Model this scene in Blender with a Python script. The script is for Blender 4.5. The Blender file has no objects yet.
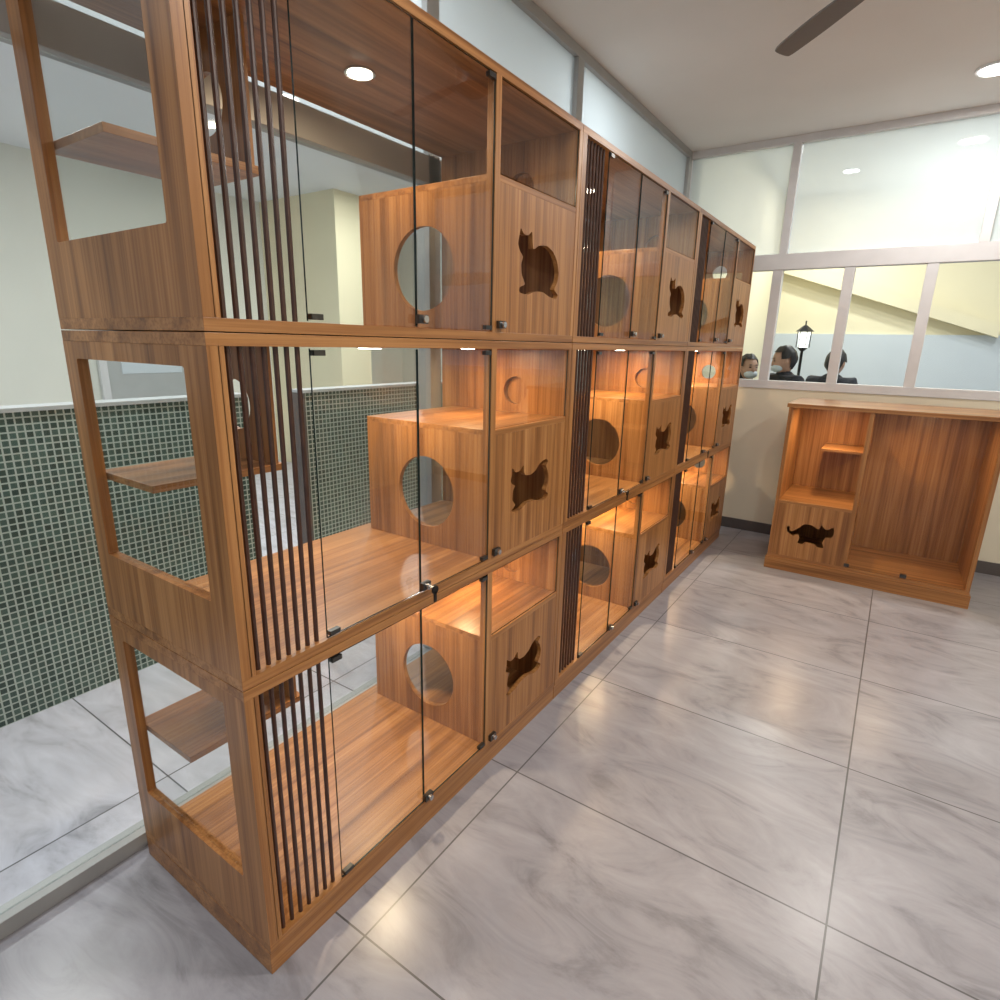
import bpy, bmesh, math, random
from mathutils import Vector, Matrix
from mathutils.geometry import tessellate_polygon
random.seed(3)
sc=bpy.context.scene
try: sc.view_settings.view_transform='Standard'
except Exception: pass
COL=sc.collection

# ---------------------------------------------------------------- materials
def newmat(name):
    m=bpy.data.materials.new(name); m.use_nodes=True
    nt=m.node_tree; nt.nodes.clear()
    o=nt.nodes.new('ShaderNodeOutputMaterial')
    return m,nt,o
def principled(name,col,rough=0.5,metal=0.0,spec=0.5,noise=0.0,nscale=8):
    m,nt,o=newmat(name)
    b=nt.nodes.new('ShaderNodeBsdfPrincipled')
    b.inputs['Base Color'].default_value=(*col,1)
    b.inputs['Roughness'].default_value=rough
    b.inputs['Metallic'].default_value=metal
    b.inputs['Specular IOR Level'].default_value=spec
    if noise>0:
        tc=nt.nodes.new('ShaderNodeTexCoord'); n=nt.nodes.new('ShaderNodeTexNoise')
        n.inputs['Scale'].default_value=nscale; n.inputs['Detail'].default_value=5
        nt.links.new(tc.outputs['Object'],n.inputs['Vector'])
        r=nt.nodes.new('ShaderNodeValToRGB')
        r.color_ramp.elements[0].position=0.3; r.color_ramp.elements[1].position=0.7
        r.color_ramp.elements[0].color=(*[c*(1-noise) for c in col],1)
        r.color_ramp.elements[1].color=(*[min(1,c*(1+noise)) for c in col],1)
        nt.links.new(n.outputs['Fac'],r.inputs['Fac']); nt.links.new(r.outputs['Color'],b.inputs['Base Color'])
    nt.links.new(b.outputs[0],o.inputs[0])
    return m
def wood(name,axis,tone=1.0):
    m,nt,o=newmat(name); N=nt.nodes.new; L=nt.links.new
    tc=N('ShaderNodeTexCoord'); oi=N('ShaderNodeObjectInfo')
    add=N('ShaderNodeVectorMath'); add.operation='ADD'
    sc_=N('ShaderNodeVectorMath'); sc_.operation='SCALE'; sc_.inputs['Scale'].default_value=7.3
    comb=N('ShaderNodeCombineXYZ')
    for i in range(3): L(oi.outputs['Random'],comb.inputs[i])
    L(comb.outputs[0],sc_.inputs[0]); L(tc.outputs['Object'],add.inputs[0]); L(sc_.outputs[0],add.inputs[1])
    def noise(lo,hi,detail,dist):
        mp=N('ShaderNodeMapping'); s=[hi,hi,hi]; s[axis]=lo
        mp.inputs['Scale'].default_value=s; L(add.outputs[0],mp.inputs['Vector'])
        n=N('ShaderNodeTexNoise'); n.inputs['Scale'].default_value=1; n.inputs['Detail'].default_value=detail
        n.inputs['Distortion'].default_value=dist; L(mp.outputs[0],n.inputs['Vector']); return n
    n1=noise(0.8,24,4,0.4); n2=noise(1.8,130,3,0.2)
    r=N('ShaderNodeValToRGB'); e=r.color_ramp.elements
    e[0].position=0.28; e[0].color=(0.19*tone,0.072*tone,0.020*tone,1)
    e[1].position=0.74; e[1].color=(0.49*tone,0.242*tone,0.090*tone,1)
    x=e.new(0.5); x.color=(0.365*tone,0.162*tone,0.050*tone,1)
    L(n1.outputs['Fac'],r.inputs['Fac'])
    r2=N('ShaderNodeValToRGB'); e=r2.color_ramp.elements
    e[0].position=0.38; e[0].color=(0.64,0.54,0.46,1); e[1].position=0.55; e[1].color=(1,1,1,1)
    L(n2.outputs['Fac'],r2.inputs['Fac'])
    mx=N('ShaderNodeMix'); mx.data_type='RGBA'; mx.blend_type='MULTIPLY'; mx.inputs['Factor'].default_value=0.7
    L(r.outputs['Color'],mx.inputs['A']); L(r2.outputs['Color'],mx.inputs['B'])
    b=N('ShaderNodeBsdfPrincipled'); b.inputs['Roughness'].default_value=0.34
    L(mx.outputs['Result'],b.inputs['Base Color']); L(b.outputs[0],o.inputs[0])
    return m
def glass(name,tint=(0.98,0.99,0.985),refl=0.13,base=0.005,milk=0.0,milkcol=(0.8,0.85,0.87)):
    m,nt,o=newmat(name); N=nt.nodes.new; L=nt.links.new
    t=N('ShaderNodeBsdfTransparent'); t.inputs[0].default_value=(*tint,1)
    g=N('ShaderNodeBsdfGlossy'); g.inputs['Roughness'].default_value=0.01
    lw=N('ShaderNodeFresnel'); lw.inputs['IOR'].default_value=1.42
    mu=N('ShaderNodeMath'); mu.operation='MULTIPLY_ADD'; mu.inputs[1].default_value=refl; mu.inputs[2].default_value=base
    L(lw.outputs[0],mu.inputs[0])
    src=t.outputs[0]
    if milk>0:
        d=N('ShaderNodeBsdfDiffuse'); d.inputs[0].default_value=(*milkcol,1)
        tl=N('ShaderNodeBsdfTranslucent'); tl.inputs[0].default_value=(*milkcol,1)
        a=N('ShaderNodeMixShader'); a.inputs[0].default_value=0.5; L(d.outputs[0],a.inputs[1]); L(tl.outputs[0],a.inputs[2])
        b=N('ShaderNodeMixShader'); b.inputs[0].default_value=milk; L(src,b.inputs[1]); L(a.outputs[0],b.inputs[2]); src=b.outputs[0]
    mx=N('ShaderNodeMixShader'); L(mu.outputs[0],mx.inputs[0]); L(src,mx.inputs[1]); L(g.outputs[0],mx.inputs[2]); L(mx.outputs[0],o.inputs[0])
    return m
def emis(name,col,s):
    m,nt,o=newmat(name); e=nt.nodes.new('ShaderNodeEmission'); e.inputs[0].default_value=(*col,1); e.inputs[1].default_value=s
    nt.links.new(e.outputs[0],o.inputs[0]); return m
WX,WY,WZ=wood('wood_grain_x',0),wood('wood_grain_y',1),wood('wood_grain_z',2)
SLAT=principled('walnut_rod',(0.055,0.022,0.014),0.3,noise=0.25,nscale=30)
GL=glass('clear_glass'); GE=principled('glass_edge',(0.02,0.035,0.035),0.2)
WG=glass('window_glass',tint=(0.95,0.98,0.98),refl=0.2)
FG=glass('frosted_glass',milk=0.5,milkcol=(0.80,0.89,0.93),refl=0.3)
BLK=principled('black_metal',(0.015,0.015,0.016),0.3,metal=0.6)
DST=principled('dark_steel',(0.09,0.088,0.085),0.3,metal=0.9)
STL=principled('steel',(0.55,0.55,0.55),0.25,metal=1)
FRM=principled('grey_aluminium',(0.36,0.36,0.355),0.4,metal=0.2,noise=0.05)
FRW=principled('pale_frame',(0.68,0.67,0.68),0.4,noise=0.04)
CREAM=principled('cream_paint',(0.74,0.68,0.54),0.7,noise=0.03,nscale=2)
PALE=principled('pale_wall_paint',(0.76,0.76,0.68),0.7,noise=0.03,nscale=2)
CREAM2=principled('yellow_cream_paint',(0.83,0.76,0.54),0.7,noise=0.03,nscale=2)
WHITE=principled('white_paint',(0.82,0.85,0.87),0.7,noise=0.02,nscale=2)
PBLUE=principled('pale_blue_paint',(0.60,0.66,0.71),0.6,noise=0.03,nscale=2)
CEIL=principled('ceiling_paint',(0.76,0.73,0.70),0.75,noise=0.03,nscale=1.5)
BASE=principled('baseboard_dark',(0.10,0.085,0.08),0.4,noise=0.1)
DOORM=principled('grey_door_paint',(0.42,0.43,0.43),0.5,noise=0.04)
LAMP=emis('lamp_white',(1,0.97,0.92),14); PUCK=emis('lamp_warm',(1,0.90,0.74),20)
SKIN=principled('skin',(0.50,0.30,0.22),0.5,noise=0.05); HAIR=principled('black_hair',(0.012,0.010,0.010),0.45,noise=0.3,nscale=60)
COAT=principled('dark_coat',(0.02,0.022,0.03),0.8,noise=0.3,nscale=25); MASK=principled('mask_white',(0.62,0.70,0.76),0.8)
EYE=principled('eye_dark',(0.02,0.015,0.015),0.2); TROU=principled('dark_trousers',(0.03,0.03,0.04),0.8)
def floor_mat(name,k):
    m,nt,o=newmat(name); N=nt.nodes.new; L=nt.links.new
    tc=N('ShaderNodeTexCoord')
    mp=N('ShaderNodeMapping'); mp.inputs['Location'].default_value=(-0.11,-0.20,0); L(tc.outputs['Object'],mp.inputs[0])
    br=N('ShaderNodeTexBrick'); br.offset=0; br.inputs['Scale'].default_value=1
    br.inputs['Brick Width'].default_value=1.01; br.inputs['Row Height'].default_value=0.75; br.inputs['Mortar Size'].default_value=0.003
    br.inputs['Mortar Smooth'].default_value=0.2
    br.inputs['Color1'].default_value=(0,0,0,1); br.inputs['Color2'].default_value=(1,1,1,1); L(mp.outputs[0],br.inputs['Vector'])
    sep=N('ShaderNodeVectorMath'); sep.operation='SCALE'; sep.inputs['Scale'].default_value=5; L(br.outputs['Color'],sep.inputs[0])
    ad=N('ShaderNodeVectorMath'); ad.operation='ADD'; L(tc.outputs['Object'],ad.inputs[0]); L(sep.outputs[0],ad.inputs[1])
    m2=N('ShaderNodeMapping'); m2.inputs['Rotation'].default_value=(0,0,0.5); m2.inputs['Scale'].default_value=(0.9,2.4,1); L(ad.outputs[0],m2.inputs[0])
    n=N('ShaderNodeTexNoise'); n.inputs['Scale'].default_value=2.4; n.inputs['Detail'].default_value=10; n.inputs['Roughness'].default_value=0.65; n.inputs['Distortion'].default_value=1.6
    L(m2.outputs[0],n.inputs['Vector'])
    r=N('ShaderNodeValToRGB'); e=r.color_ramp.elements
    e[0].position=0.30; e[0].color=(0.20*k,0.193*k,0.212*k,1); e[1].position=0.68; e[1].color=(0.375*k,0.365*k,0.402*k,1)
    x=e.new(0.46); x.color=(0.305*k,0.295*k,0.325*k,1)
    L(n.outputs['Fac'],r.inputs['Fac'])
    mx=N('ShaderNodeMix'); mx.data_type='RGBA'; L(br.outputs['Fac'],mx.inputs['Factor']); L(r.outputs['Color'],mx.inputs['A']); mx.inputs['B'].default_value=(0.10,0.097,0.10,1)
    b=N('ShaderNodeBsdfPrincipled'); b.inputs['Roughness'].default_value=0.28; L(mx.outputs['Result'],b.inputs['Base Color']); L(b.outputs[0],o.inputs[0])
    return m
def mosaic_mat():
    m,nt,o=newmat('green_mosaic'); N=nt.nodes.new; L=nt.links.new
    tc=N('ShaderNodeTexCoord'); sp=N('ShaderNodeSeparateXYZ'); L(tc.outputs['Object'],sp.inputs[0])
    ax=N('ShaderNodeMath'); ax.operation='ADD'; L(sp.outputs[0],ax.inputs[0]); L(sp.outputs[1],ax.inputs[1])
    cb=N('ShaderNodeCombineXYZ'); L(ax.outputs[0],cb.inputs[0]); L(sp.outputs[2],cb.inputs[1])
    br=N('ShaderNodeTexBrick'); br.offset=0; br.inputs['Scale'].default_value=1
    br.inputs['Brick Width'].default_value=0.027; br.inputs['Row Height'].default_value=0.027; br.inputs['Mortar Size'].default_value=0.0032
    br.inputs['Color1'].default_value=(0.02,0.042,0.036,1); br.inputs['Color2'].default_value=(0.06,0.105,0.09,1); br.inputs['Mortar'].default_value=(0.36,0.41,0.38,1)
    L(cb.outputs[0],br.inputs['Vector'])
    b=N('ShaderNodeBsdfPrincipled'); b.inputs['Roughness'].default_value=0.35; L(br.outputs['Color'],b.inputs['Base Color']); L(b.outputs[0],o.inputs[0])
    return m
FLOOR=floor_mat('marble_tile',1.0); FLOORL=floor_mat('pale_marble_tile',1.7); MOS=mosaic_mat()

# ---------------------------------------------------------------- builders
class MB:
    def __init__(s): s.v=[];s.f=[];s.m=[];s.mats=[]
    def mi(s,mat):
        if mat not in s.mats: s.mats.append(mat)
        return s.mats.index(mat)
    def box(s,x0,x1,y0,y1,z0,z1,mat,edge=None,eaxis=None):
        n=len(s.v)
        s.v+=[(x,y,z) for x in (x0,x1) for y in (y0,y1) for z in (z0,z1)]
        F=[((0,1,3,2),0),((4,6,7,5),0),((0,4,5,1),1),((2,3,7,6),1),((0,2,6,4),2),((1,5,7,3),2)]
        for f,a in F:
            s.f.append(tuple(n+i for i in f)); s.m.append(s.mi(mat if (edge is None or a==eaxis) else edge))
        return s
    def prism(s,loops,plane,c0,c1,mat,mat2=None):
        def P(a,b,c):
            return {'yz':(c,a,b),'xz':(a,c,b),'xy':(a,b,c)}[plane]
        flat=[p for l in loops for p in l]; n=len(s.v); k=len(flat)
        s.v+=[P(a,b,c0) for a,b in flat]+[P(a,b,c1) for a,b in flat]
        tr=tessellate_polygon([[Vector((a,b,0)) for a,b in l] for l in loops])
        mi=s.mi(mat); me=s.mi(mat2 or mat)
        for t in tr:
            s.f.append(tuple(n+i for i in t)); s.m.append(mi)
            s.f.append(tuple(n+k+i for i in reversed(t))); s.m.append(mi)
        o=0
        for l in loops:
            q=len(l)
            for i in range(q):
                j=(i+1)%q; s.f.append((n+o+i,n+o+j,n+k+o+j,n+k+o+i)); s.m.append(me)
            o+=q
        return s
    def cyl(s,c,r,h,axis,mat,seg=20,r2=None):
        r2=r if r2 is None else r2; n=len(s.v)
        for hh,rr in ((0,r),(h,r2)):
            for i in range(seg):
                a=2*math.pi*i/seg; u,w=rr*math.cos(a),rr*math.sin(a)
                p=[0,0,0]; o=[k for k in range(3) if k!=axis]; p[axis]=hh; p[o[0]]=u; p[o[1]]=w
                s.v.append(tuple(c[k]+p[k] for k in range(3)))
        m=s.mi(mat)
        s.f.append(tuple(n+i for i in range(seg)));s.m.append(m);s.f.append(tuple(n+seg+i for i in reversed(range(seg))));s.m.append(m)
        for i in range(seg):
            j=(i+1)%seg; s.f.append((n+i,n+j,n+seg+j,n+seg+i)); s.m.append(m)
        return s
    def obj(s,name,parent=None,loc=(0,0,0),bevel=0,smooth=False):
        me=bpy.data.meshes.new(name); me.from_pydata(s.v,[],s.f)
        for m in s.mats: me.materials.append(m)
        for p,i in zip(me.polygons,s.m): p.material_index=i
        bm=bmesh.new(); bm.from_mesh(me); bmesh.ops.recalc_face_normals(bm,faces=bm.faces); bm.to_mesh(me); bm.free()
        if smooth:
            for p in me.polygons: p.use_smooth=True
        o=bpy.data.objects.new(name,me); COL.objects.link(o); o.location=loc
        if parent: o.parent=parent
        if bevel:
            b=o.modifiers.new('bev','BEVEL'); b.width=bevel; b.segments=2; b.limit_method='ANGLE'; b.angle_limit=math.radians(50)
        return o
def empty(name,loc,rot=0):
    e=bpy.data.objects.new(name,None); e.empty_display_size=0.2; COL.objects.link(e); e.location=loc; e.rotation_euler=(0,0,rot); return e
def rect(a0,a1,b0,b1): return [(a0,b0),(a1,b0),(a1,b1),(a0,b1)]
def circ(a,b,r,n=40): return [(a+r*math.cos(2*math.pi*i/n),b+r*math.sin(2*math.pi*i/n)) for i in range(n)]
def rrect(a0,a1,b0,b1,r,n=6):
    out=[]
    for cx,cy,s in ((a1-r,b1-r,0),(a0+r,b1-r,1),(a0+r,b0+r,2),(a1-r,b0+r,3)):
        for i in range(n+1):
            t=math.pi/2*(s+i/n); out.append((cx+r*math.cos(t),cy+r*math.sin(t)))
    return out
def smooth_poly(P,n=4,k=0.32):
    out=[];N=len(P)
    for i in range(N):
        p0,p1,p2,p3=P[i-1],P[i],P[(i+1)%N],P[(i+2)%N]
        for q in range(n):
            t=q/n; h00=2*t**3-3*t*t+1;h10=t**3-2*t*t+t;h01=-2*t**3+3*t*t;h11=t**3-t*t
            f=lambda a,b,c,d:h00*b+h10*k*(c-a)+h01*c+h11*k*(d-b)
            out.append((f(p0[0],p1[0],p2[0],p3[0]),f(p0[1],p1[1],p2[1],p3[1])))
    return out
CAT_SIT=[(0.0,0.76),(0.02,0.88),(0.05,1.0),(0.12,0.93),(0.22,0.93),(0.30,1.0),(0.32,0.86),(0.35,0.74),(0.48,0.82),(0.66,0.85),(0.82,0.79),(0.94,0.65),(1.0,0.45),(0.97,0.28),(0.90,0.16),(1.0,0.07),(0.94,0.0),(0.78,0.02),(0.6,0.08),(0.42,0.07),(0.24,0.0),(0.06,0.02),(0.06,0.10),(0.17,0.16),(0.10,0.30),(0.08,0.46),(0.11,0.58),(0.04,0.66)]
CAT_TAIL=[(0.0,0.74),(0.02,0.86),(0.03,1.0),(0.11,0.90),(0.21,0.90),(0.30,1.0),(0.32,0.84),(0.37,0.76),(0.50,0.74),(0.62,0.80),(0.70,0.90),(0.78,0.96),(0.90,1.0),(0.96,0.92),(0.90,0.84),(0.95,0.72),(0.99,0.55),(0.98,0.38),(0.92,0.24),(1.0,0.12),(0.94,0.03),(0.80,0.02),(0.62,0.10),(0.42,0.10),(0.28,0.02),(0.10,0.0),(0.03,0.06),(0.12,0.16),(0.05,0.3),(0.06,0.5),(0.10,0.6),(0.03,0.66)]
CAT_LONG=[(0.0,0.62),(0.02,0.42),(0.14,0.30),(0.26,0.38),(0.30,0.22),(0.28,0.02),(0.40,0.02),(0.44,0.10),(0.62,0.08),(0.70,0.0),(0.84,0.0),(0.80,0.2),(0.84,0.42),(0.96,0.46),(1.0,0.62),(0.97,0.9),(0.88,0.76),(0.80,0.78),(0.72,0.92),(0.68,0.72),(0.52,0.84),(0.36,0.82),(0.24,0.62),(0.12,0.46),(0.07,0.52),(0.05,0.66)]
def cat(shape,a0,b0,w,h,flip=False):
    return smooth_poly([(a0+((1-x) if flip else x)*w,b0+y*h) for x,y in shape])

# ---------------------------------------------------------------- cat cabinets
W,D=1.423,0.615
def lock(mb,y,z,key=False):
    mb.box(-0.001,0.012,y-0.017,y+0.017,z-0.011,z+0.011,DST)
    mb.cyl((0.012,y,z),0.009,0.010,0,STL,14)
    if key:
        mb.cyl((0.022,y,z),0.004,0.02,0,STL,8); mb.cyl((0.040,y,z-0.004),0.013,0.004,0,BLK,16); mb.box(0.040,0.044,y-0.005,y+0.005,z-0.040,z-0.010,BLK)
def hinge(mb,y,z): mb.box(-0.011,0.002,y-0.015,y+0.015,z-0.006,z+0.006,DST)
def light_area(name,loc,size,power,col,parent=None):
    d=bpy.data.lights.new(name,'AREA'); d.shape='DISK'; d.size=size; d.energy=power; d.color=col
    o=bpy.data.objects.new(name,d); COL.objects.link(o); o.location=loc
    if parent: o.parent=parent
    return o
def tall_cabinet(y0,first,pucks,sides):
    E=empty('cat_display_cabinet',(0,y0,0))
    MB().box(-D,-0.004,0,W,0.0,0.068,WY).obj('plinth',E,bevel=0.0015)
    tiers=[(0.07,0.80),(0.80,1.535),(1.535,2.262)]
    for k,(zb,zt) in enumerate(tiers):
        t=0.024; zt-=0.002
        hor=MB(); ver=MB(); gl=MB(); hw=MB(); sl=MB()
        hor.box(-D,0,0,W,zb,zb+t,WY).box(-D,0,0,W,zt-t,zt,WY)
        zi0,zi1=zb+t,zt-t
        if first:
            ver.prism([rect(-D,0,zi0,zi1),rrect(-0.555,-0.085,zb+0.185,zb+0.67,0.006)],'xz',0,0.024,WZ)
            gl.box(-0.554,-0.086,0.010,0.014,zb+0.186,zb+0.669,GL)
        else: ver.box(-D,0,0,0.022,zi0,zi1,WZ)
        ver.prism([rect(-D,0,zi0,zi1),circ(-0.235,zb+0.545,0.055)],'xz',W-0.022,W,WZ)
        ver.box(-0.045,0,0.022,0.034,zi0,zi1,WZ)
        ver.box(-0.03,0,0.898,0.924,zi0,zi1,WZ)
        bt=zb+0.44
        ver.prism([rect(-0.560,-0.03,zi0,bt),circ(-0.28,zb+0.215,0.127)],'xz',0.902,0.92,WZ)
        if k==2: c=cat(CAT_SIT,1.030,zb+0.145,0.265,0.19)
        else: c=cat(CAT_TAIL,1.025,zb+0.155,0.265,0.16)
        ver.prism([rect(0.924,W-0.022,zi0,bt),c],'yz',-0.018,-0.001,WZ)
        hor.box(-0.560,-0.001,0.902,W-0.022,bt,bt+0.018,WY)
        for i in range(7): sl.cyl((-0.018,0.050+i*0.0262,zi0),0.0056,zi1-zi0,2,SLAT,10)
        ge=dict(edge=GE,eaxis=0)
        gl.box(-0.007,-0.002,0.228,0.5625,zi0+0.003,zi1-0.003,GL,**ge)
        gl.box(-0.007,-0.002,0.5665,0.896,zi0+0.003,zi1-0.003,GL,**ge)
        gl.box(-0.007,-0.003,0.926,W-0.024,bt+0.022,zi1-0.003,GL,**ge)
        for yy in (0.25,0.878):
            hinge(hw,yy,zi0+0.012); hinge(hw,yy,zi1-0.012)
        lock(hw,0.575,zi0+0.022,key=(k==1)); lock(hw,0.935,zi0+0.022)
        if first:
            pz=zb+0.375
            hor.box(-0.60,-0.33,0.026,0.378,pz,pz+0.018,WY)
            ver.prism([rect(-0.60,-0.335,pz+0.018,zi1),circ(-0.49,pz+0.17,0.07)],'xz',0.345,0.361,WZ)
        nm=['lower','middle','upper'][k]
        hor.obj(nm+'_boards',E,bevel=0.001); ver.obj(nm+'_panels',E,bevel=0.0008); sl.obj(nm+'_rods',E)
        gl.obj(nm+'_glass_doors',E); hw.obj(nm+'_locks_and_hinges',E)
        pk=MB().cyl((-0.32,0.70,zi1-0.008),0.034,0.008,2,PUCK,24); pk.cyl((-0.32,0.70,zi1-0.006),0.042,0.006,2,STL,24)
        pk.obj(nm+'_puck_light',E)
        light_area(nm+'_puck_glow',(-0.32,0.70,zi1-0.012),0.06,pucks[k],(1,0.76,0.48),E)
        if k<2 and sides>0:
            MB().cyl((-0.30,1.17,zi1-0.006),0.025,0.006,2,PUCK,20).obj(nm+'_compartment_lamp',E)
            light_area(nm+'_compartment_glow',(-0.30,1.17,zi1-0.01),0.05,sides,(1,0.66,0.34),E)
    return E
tall_cabinet(0.0,True,(4.6,4.8,3.4),2.4); tall_cabinet(1.426,False,(6.0,7.0,3.0),3.4); tall_cabinet(2.852,False,(6.0,7.0,3.0),3.4)

def low_cabinet():
    x0,w,yf,d,H=0.45,1.16,3.78,0.60,1.18
    E=empty('low_cat_cabinet',(x0,yf,0))
    hor=MB();ver=MB();gl=MB();hw=MB()
    hor.box(-0.012,w+0.012,-0.012,d,H-0.026,H,WX).box(0,w,0.0,d,0.085,0.109,WX)
    MB().box(-0.01,w+0.01,-0.012,d,0,0.085,WX).obj('plinth',E,bevel=0.0015)
    z0,z1=0.109,H-0.026; bt=0.49
    ver.box(0,0.024,0,d,z0,z1,WZ).box(w-0.024,w,0,d,z0,z1,WZ).box(0.024,w-0.024,d-0.012,d,z0,z1,WZ)
    ver.box(0.47,0.495,0,0.03,z0,z1,WZ)
    ver.prism([rect(0.024,0.47,z0,bt),cat(CAT_LONG,0.10,0.215,0.29,0.175)],'xz',0.001,0.018,WZ)
    ver.prism([rect(0.03,d-0.012,z0,bt),circ(0.3,0.30,0.125)],'yz',0.475,0.492,WZ)
    hor.box(0.024,0.492,0.001,d-0.012,bt,bt+0.02,WX)
    hor.box(0.21,0.492,0.24,d-0.012,0.845,0.863,WX)
    ver.prism([rect(0.22,d-0.012,0.863,z1),circ(0.4,0.99,0.07)],'yz',0.475,0.492,WZ)
    gl.box(0.498,0.812,0.004,0.009,z0+0.004,z1-0.004,GL,edge=GE,eaxis=1).box(0.816,w-0.027,0.004,0.009,z0+0.004,z1-0.004,GL,edge=GE,eaxis=1)
    hw.box(0.796,0.832,-0.012,0.014,z0+0.01,z0+0.03,DST).box(0.48,0.51,-0.01,0.005,z0+0.01,z0+0.03,DST)
    hor.obj('boards',E,bevel=0.001);ver.obj('panels',E,bevel=0.0008);gl.obj('glass_doors',E);hw.obj('locks',E)
    for nx,pw in ((0.24,3.4),(0.82,2.2)):
        MB().cyl((nx,0.20,z1-0.006),0.028,0.006,2,PUCK,20).obj('puck_light',E)
        light_area('puck_glow',(nx,0.20,z1-0.012),0.05,pw,(1,0.70,0.40),E)
low_cabinet()

# ---------------------------------------------------------------- room shell
HZ=3.06; YB=4.62; XL=-0.68; XR=3.4; YF=-3.2
MB().box(XL,XR+0.6,YF,10,-0.05,0,FLOOR).obj('floor')
MB().box(-6,XL-0.001,YF,10,-0.05,0,FLOORL).obj('floor_left_room')
MB().box(XL-0.03,XR+0.12,YF,YB+0.1,HZ,HZ+0.06,CEIL).obj('ceiling')
MB().box(-6,XL-0.032,YF,YB+0.1,HZ,HZ+0.06,WHITE).obj('ceiling_left_room')
def frame_wall_left():
    f=MB(); a,b=XL-0.03,XL+0.03
    ys=[-3.15,-0.95,1.40,2.62,4.59]
    f.box(a,b,YF,YB,0,0.05,FRM).box(a,b,YF,YB,2.14,2.24,FRM).box(a,b,YF,YB,HZ-0.05,HZ,FRM)
    for y in ys: f.box(a-0.01,b,y-0.035,y+0.035,0.05,HZ-0.05,FRM)
    f.obj('wall_left',bevel=0.002)
    for i in range(len(ys)-1):
        MB().box(XL-0.004,XL+0.004,ys[i]+0.036,ys[i+1]-0.036,0.051,2.139,WG).obj('window_%d'%(i+1))
        MB().box(XL-0.004,XL+0.004,ys[i]+0.036,ys[i+1]-0.036,2.241,HZ-0.051,FG).obj('window_%d'%(i+11))
frame_wall_left()
def back_wall():
    MB().box(XL-0.03,XR,YB,YB+0.1,0,1.22,CREAM).obj('wall_back')
    MB().box(XL+0.031,XR,YB-0.014,YB-0.001,0,0.09,BASE).obj('baseboard_back')
    f=MB(); a,b=YB-0.005,YB+0.075
    f.box(XL-0.03,XR,a,b,1.221,1.285,FRW).box(XL-0.03,XR,a,b,2.13,2.245,FRW).box(XL-0.03,XR,a,b,HZ-0.05,HZ,FRW)
    for x in (-0.68,0.13,1.35,2.5): f.box(x-0.028,x+0.028,a,b,2.245,HZ-0.05,FRW)
    for x in (-0.66,0.11,0.60,1.1,1.7,2.4,3.35): f.box(x-0.035,x+0.035,a+0.004,b,1.285,2.13,FRW)
    f.obj('trim_1',bevel=0.002)
    MB().box(XL,XR,YB+0.03,YB+0.036,1.286,2.129,WG).obj('window_21')
    MB().box(XL,XR,YB+0.03,YB+0.036,2.246,HZ-0.051,FG).obj('window_22')
back_wall()
MB().box(XR,XR+0.1,YF,YB+0.1,0,HZ,CREAM).obj('wall_right')
MB().box(-5.6,-5.5,YF,10,0,HZ,PALE).obj('wall_far_left')
MB().box(-5.5,-0.75,6.3,6.4,0,HZ,PALE).obj('wall_side_room')
MB().box(-5.5,-4.2,3.95,4.4,0,HZ,CREAM2).obj('wall_pilaster')
d=MB().box(-5.49,-5.44,2.0,2.07,0,2.15,FRW).box(-5.49,-5.44,2.93,3.0,0,2.15,FRW).box(-5.49,-5.44,2.07,2.93,2.08,2.15,FRW)
d.box(-5.49,-5.455,2.075,2.925,0.005,2.075,DOORM).box(-5.455,-5.448,2.2,2.8,1.15,1.95,PBLUE).cyl((-5.455,2.86,1.0),0.014,0.05,0,STL,14)
d.obj('door_1',bevel=0.002)
for (ya,yb) in ((-1.6,1.14),(1.50,3.6)):
    g=MB().box(-1.80,-1.70,ya,yb,0,1.235,MOS); g.box(-1.81,-1.69,ya-0.01,yb+0.01,1.236,1.252,DOORM)
    g.box(-1.81,-1.69,ya-0.012,ya-0.001,0,1.236,BASE).box(-1.81,-1.69,yb+0.001,yb+0.012,0,1.236,BASE); g.obj('wall_half_mosaic')
MB().box(-0.65,XR+0.6,8.6,8.7,0,3.5,CREAM2).obj('wall_far_back')
MB().box(-0.64,XR+0.6,8.56,8.599,0,1.75,PBLUE).obj('trim_2')
MB().box(-0.66,-0.6,YB+0.11,8.59,0,3.5,CREAM2).obj('wall_back_room_left')
MB().box(-5.5,XR+0.6,YB+0.11,10,3.5,3.56,WHITE).obj('ceiling_back_room')
MB().prism([[(-0.55,2.55),(1.9,1.72),(1.9,1.86),(-0.55,2.72)]],'xz',8.44,8.555,CREAM2).obj('trim_3')

# ---------------------------------------------------------------- ceiling downlights
def downlight(x,y,z=HZ,p=30,col=(1,0.96,0.90)):
    E=empty('ceiling_downlight',(x,y,z))
    m=MB(); m.cyl((0,0,-0.012),0.095,0.012,2,WHITE,28); m.cyl((0,0,-0.016),0.078,0.008,2,LAMP,28); m.obj('lamp',E)
    light_area('glow',(0,0,-0.02),0.16,p,col,E)
for x,y in ((1.3,-1.2),(1.3,0.9),(1.2,4.0),(2.7,0.0),(2.7,2.2)): downlight(x,y,HZ,21)
for x,y in ((-3.0,0.2),(-2.6,2.2),(-3.2,4.0),(-4.8,4.3)): downlight(x,y,HZ,30,(1,0.98,0.94))
for x,y in ((-1.25,-0.9),(-1.25,1.0),(-1.25,2.9)): downlight(x,y,HZ,22,(0.96,0.98,1))  # added fill lamps, brighten the shaded floor between left glass and mosaic wall
for x,y in ((0.7,6.2),(2.2,6.4),(0.2,7.6)): downlight(x,y,3.5,33,(1,0.98,0.96))

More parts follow.
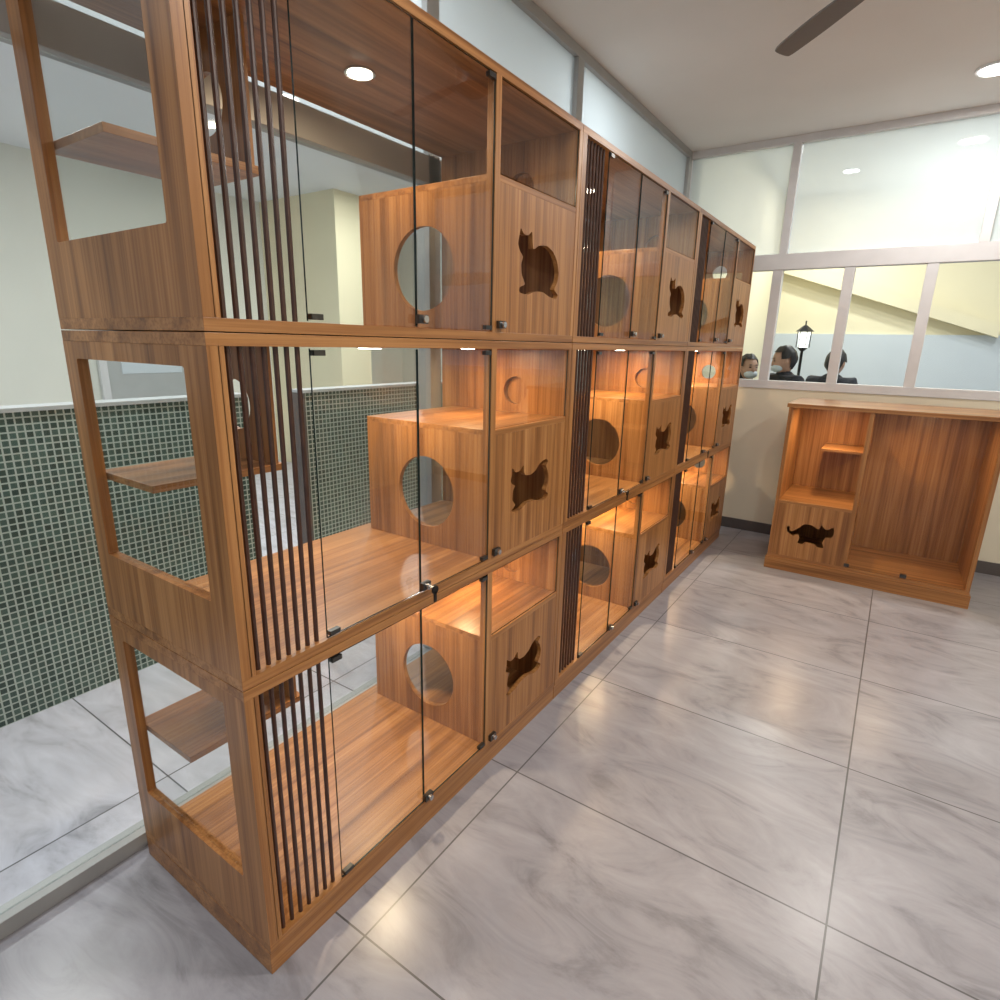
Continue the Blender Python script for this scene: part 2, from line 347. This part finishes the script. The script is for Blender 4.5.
# ---------------------------------------------------------------- ceiling fan
def fan():
    c=(0.86,1.96); E=empty('ceiling_fan',(c[0],c[1],2.75))
    DK=principled('fan_grey',(0.19,0.185,0.18),0.4)
    m=MB().cyl((0,0,0.04),0.012,HZ-2.75-0.05,2,DK,12).cyl((0,0,HZ-2.75-0.05),0.06,0.05,2,DK,20).cyl((0,0,-0.05),0.09,0.10,2,DK,28).cyl((0,0,-0.08),0.04,0.03,2,DK,20,r2=0.085)
    m.obj('motor',E)
    for k in range(3):
        a=math.radians(134+120*k)
        b=MB().prism([smooth_poly([(0.07,-0.02),(0.18,-0.035),(0.45,-0.045),(0.63,-0.045),(0.675,-0.04),(0.68,-0.01),(0.67,0.03),(0.6,0.04),(0.4,0.045),(0.18,0.035),(0.07,0.02)],n=3)],'xy',-0.004,0.004,DK).obj('blade_%d'%(k+1),E)
        b.rotation_euler=(math.radians(9),0,a)
fan()

# ---------------------------------------------------------------- lantern
def lantern(x,y):
    E=empty('post_lantern',(x,y,0)); m=MB()
    m.cyl((0,0,0),0.13,0.04,2,BLK,24).cyl((0,0,0.04),0.03,0.06,2,BLK,16,r2=0.018).cyl((0,0,0.1),0.016,1.42,2,BLK,12).cyl((0,0,1.52),0.02,0.04,2,BLK,16,r2=0.06)
    for i in range(6):
        a=i*math.pi/3; r=0.07; m.box(r*math.cos(a)-0.004,r*math.cos(a)+0.004,r*math.sin(a)-0.004,r*math.sin(a)+0.004,1.56,1.74,BLK)
    m.cyl((0,0,1.74),0.10,0.07,2,BLK,6,r2=0.02).cyl((0,0,1.81),0.008,0.05,2,BLK,8)
    m.cyl((0,0,1.56),0.05,0.17,2,emis('lantern_glass',(1,0.97,0.9),3),6,r2=0.062); m.obj('lantern_body',E)
lantern(0.03,7.2)

# ---------------------------------------------------------------- people
def skin_obj(name,verts,edges,radii,mat,parent,root=0,sub=2):
    me=bpy.data.meshes.new(name); me.from_pydata(verts,edges,[]); me.materials.append(mat)
    o=bpy.data.objects.new(name,me); COL.objects.link(o); o.parent=parent
    sk=o.modifiers.new('skin','SKIN'); sk.use_smooth_shade=True
    for i,r in enumerate(radii):
        d=me.skin_vertices[0].data[i]; d.radius=r if isinstance(r,tuple) else (r,r); d.use_root=(i==root)
    s=o.modifiers.new('sub','SUBSURF'); s.levels=sub; s.render_levels=sub
    return o
def person(x,y,rot,seat=0.62,tilt=0.0,turn=0.0,masked=True,longhair=False):
    """person seated on a stool, facing local -Y"""
    E=empty('seated_person',(x,y,0),rot); s=seat+0.05
    V=[(0,0.02,s+0.09),(0,0.03,s+0.28),(0,0.01,s+0.47),(0,0.0,s+0.55),(0,-0.01,s+0.61),
       (0.17,0.01,s+0.51),(0.23,-0.05,s+0.25),(0.15,-0.27,s+0.16),(0.10,-0.34,s+0.17),
       (-0.17,0.01,s+0.51),(-0.23,-0.05,s+0.25),(-0.15,-0.27,s+0.16),(-0.10,-0.34,s+0.17)]
    Eg=[(0,1),(1,2),(2,3),(3,4),(2,5),(5,6),(6,7),(7,8),(2,9),(9,10),(10,11),(11,12)]
    R=[(0.16,0.12),(0.16,0.12),(0.18,0.12),(0.10,0.09),0.07,0.09,0.065,0.05,0.042,0.09,0.065,0.05,0.042]
    skin_obj('coat',V,Eg,R,COAT,E)
    V=[(0,0.02,s+0.06),(0.09,-0.05,s+0.05),(0.12,-0.42,s+0.04),(0.12,-0.44,0.10),(-0.09,-0.05,s+0.05),(-0.12,-0.42,s+0.04),(-0.12,-0.44,0.10)]
    skin_obj('trousers',V,[(0,1),(1,2),(2,3),(0,4),(4,5),(5,6)],[0.11,0.085,0.065,0.05,0.085,0.065,0.05],TROU,E)
    for sx in (1,-1):
        skin_obj('shoe',[(0.12*sx,-0.42,0.045),(0.12*sx,-0.50,0.045),(0.12*sx,-0.60,0.035)],[(0,1),(1,2)],[0.045,0.045,0.034],BLK,E)
        hx,hy,hz=0.10*sx,-0.35,s+0.165
        skin_obj('palm',[(hx,hy,hz),(hx,hy-0.06,hz)],[(0,1)],[0.028,(0.03,0.018)],SKIN,E)
        for q in range(4):
            fx=hx+(q-1.5)*0.018; ln=[0.060,0.072,0.068,0.052][q]
            skin_obj('finger',[(fx,hy-0.05,hz),(fx,hy-0.05-ln*0.6,hz),(fx,hy-0.05-ln,hz-0.016),(fx,hy-0.05-ln*1.1,hz-0.035)],[(0,1),(1,2),(2,3)],[0.009,0.009,0.008,0.007],SKIN,E,sub=1)
        skin_obj('thumb',[(hx-0.02*sx,hy-0.01,hz),(hx-0.05*sx,hy-0.035,hz),(hx-0.058*sx,hy-0.065,hz-0.005)],[(0,1),(1,2)],[0.011,0.010,0.008],SKIN,E,sub=1)
    H=empty('head',(0,-0.02,s+0.69)); H.parent=E; H.rotation_euler=(tilt,0,turn)
    bm=bmesh.new(); bmesh.ops.create_uvsphere(bm,u_segments=32,v_segments=24,radius=1)
    for v in bm.verts:
        c=v.co.copy(); w=1.0
        if c.z<0: w=1-0.28*(-c.z)**1.3
        v.co=Vector((c.x*0.076*w,c.y*0.096*(1-0.1*max(0,-c.z)),c.z*0.122))
        f=max(0,-c.y)
        if f>0.75 and abs(c.x)<0.22 and -0.35<c.z<0.12: v.co.y-=0.020*(1-abs(c.x)/0.22)*(1-abs(c.z+0.18)/0.3 if abs(c.z+0.18)<0.3 else 0)
        if f>0.6 and 0.0<c.z<0.25 and 0.2<abs(c.x)<0.6: v.co.y+=0.006
    me=bpy.data.meshes.new('face'); bm.to_mesh(me); bm.free(); me.materials.append(SKIN)
    for p in me.polygons: p.use_smooth=True
    o=bpy.data.objects.new('face',me); COL.objects.link(o); o.parent=H
    def ell(name,c,r,mat,cut=None):
        bm=bmesh.new(); bmesh.ops.create_uvsphere(bm,u_segments=24,v_segments=16,radius=1)
        if cut: bmesh.ops.delete(bm,geom=[v for v in bm.verts if cut(v.co)],context='VERTS')
        for v in bm.verts:
            j=1+0.05*math.sin(9*v.co.x+5*v.co.z)*math.cos(7*v.co.y) if 'hair' in name else 1
            v.co=Vector((c[0]+v.co.x*r[0]*j,c[1]+v.co.y*r[1]*j,c[2]+v.co.z*r[2]*j))
        me=bpy.data.meshes.new(name); bm.to_mesh(me); bm.free(); me.materials.append(mat)
        for p in me.polygons: p.use_smooth=True
        q=bpy.data.objects.new(name,me); COL.objects.link(q); q.parent=H; return q
    for sx in (1,-1):
        ell('eye',(0.030*sx,-0.086,0.012),(0.013,0.006,0.006),EYE); ell('ear',(0.075*sx,0.0,0.0),(0.010,0.018,0.030),SKIN)
        ell('brow',(0.030*sx,-0.088,0.034),(0.017,0.005,0.004),HAIR)
    if masked: ell('face_mask',(0,-0.050,-0.052),(0.062,0.060,0.042),MASK)
    else: ell('mouth',(0,-0.086,-0.055),(0.022,0.006,0.006),principled('lips',(0.4,0.15,0.13),0.4))
    ell('hair',(0,0.012,0.022),(0.090,0.104,0.118),HAIR,cut=lambda c:(c.z<-0.05 and c.y<0.15) or (c.y<-0.52 and c.z<0.50) or c.z<-0.85)
    if longhair: ell('long_hair',(0,0.055,-0.06),(0.085,0.055,0.16),HAIR)
    MB().cyl((0,0.02,seat-0.05),0.17,0.05,2,BLK,28).cyl((0,0.02,0.03),0.025,seat-0.08,2,STL,14).cyl((0,0.02,0),0.18,0.03,2,STL,28).obj('bar_stool',E)
person(-0.20,5.50,math.radians(40),seat=0.61,longhair=True)
person(0.15,5.36,math.radians(-50),seat=0.69,tilt=0.15,turn=-0.3)
person(0.50,5.85,math.radians(160),seat=0.67,tilt=0.3,masked=False)

# ---------------------------------------------------------------- world + camera
w=bpy.data.worlds.new('world'); sc.world=w; w.use_nodes=True
bg=w.node_tree.nodes['Background']; bg.inputs[0].default_value=(0.92,0.94,1,1); bg.inputs[1].default_value=0.55
cam=bpy.data.cameras.new('camera'); co=bpy.data.objects.new('camera',cam); COL.objects.link(co); sc.camera=co
cam.sensor_width=36; cam.lens=578.4*36/1000; cam.clip_start=0.02
Rwc=Matrix(((0.8266,0.5623,0.0217),(-0.1639,0.2035,0.9653),(0.5384,-0.8015,0.2604)))
q=Rwc.transposed().to_quaternion(); q.normalize()
co.matrix_world=Matrix.Translation((1.043,-0.593,1.524)) @ q.to_matrix().to_4x4()
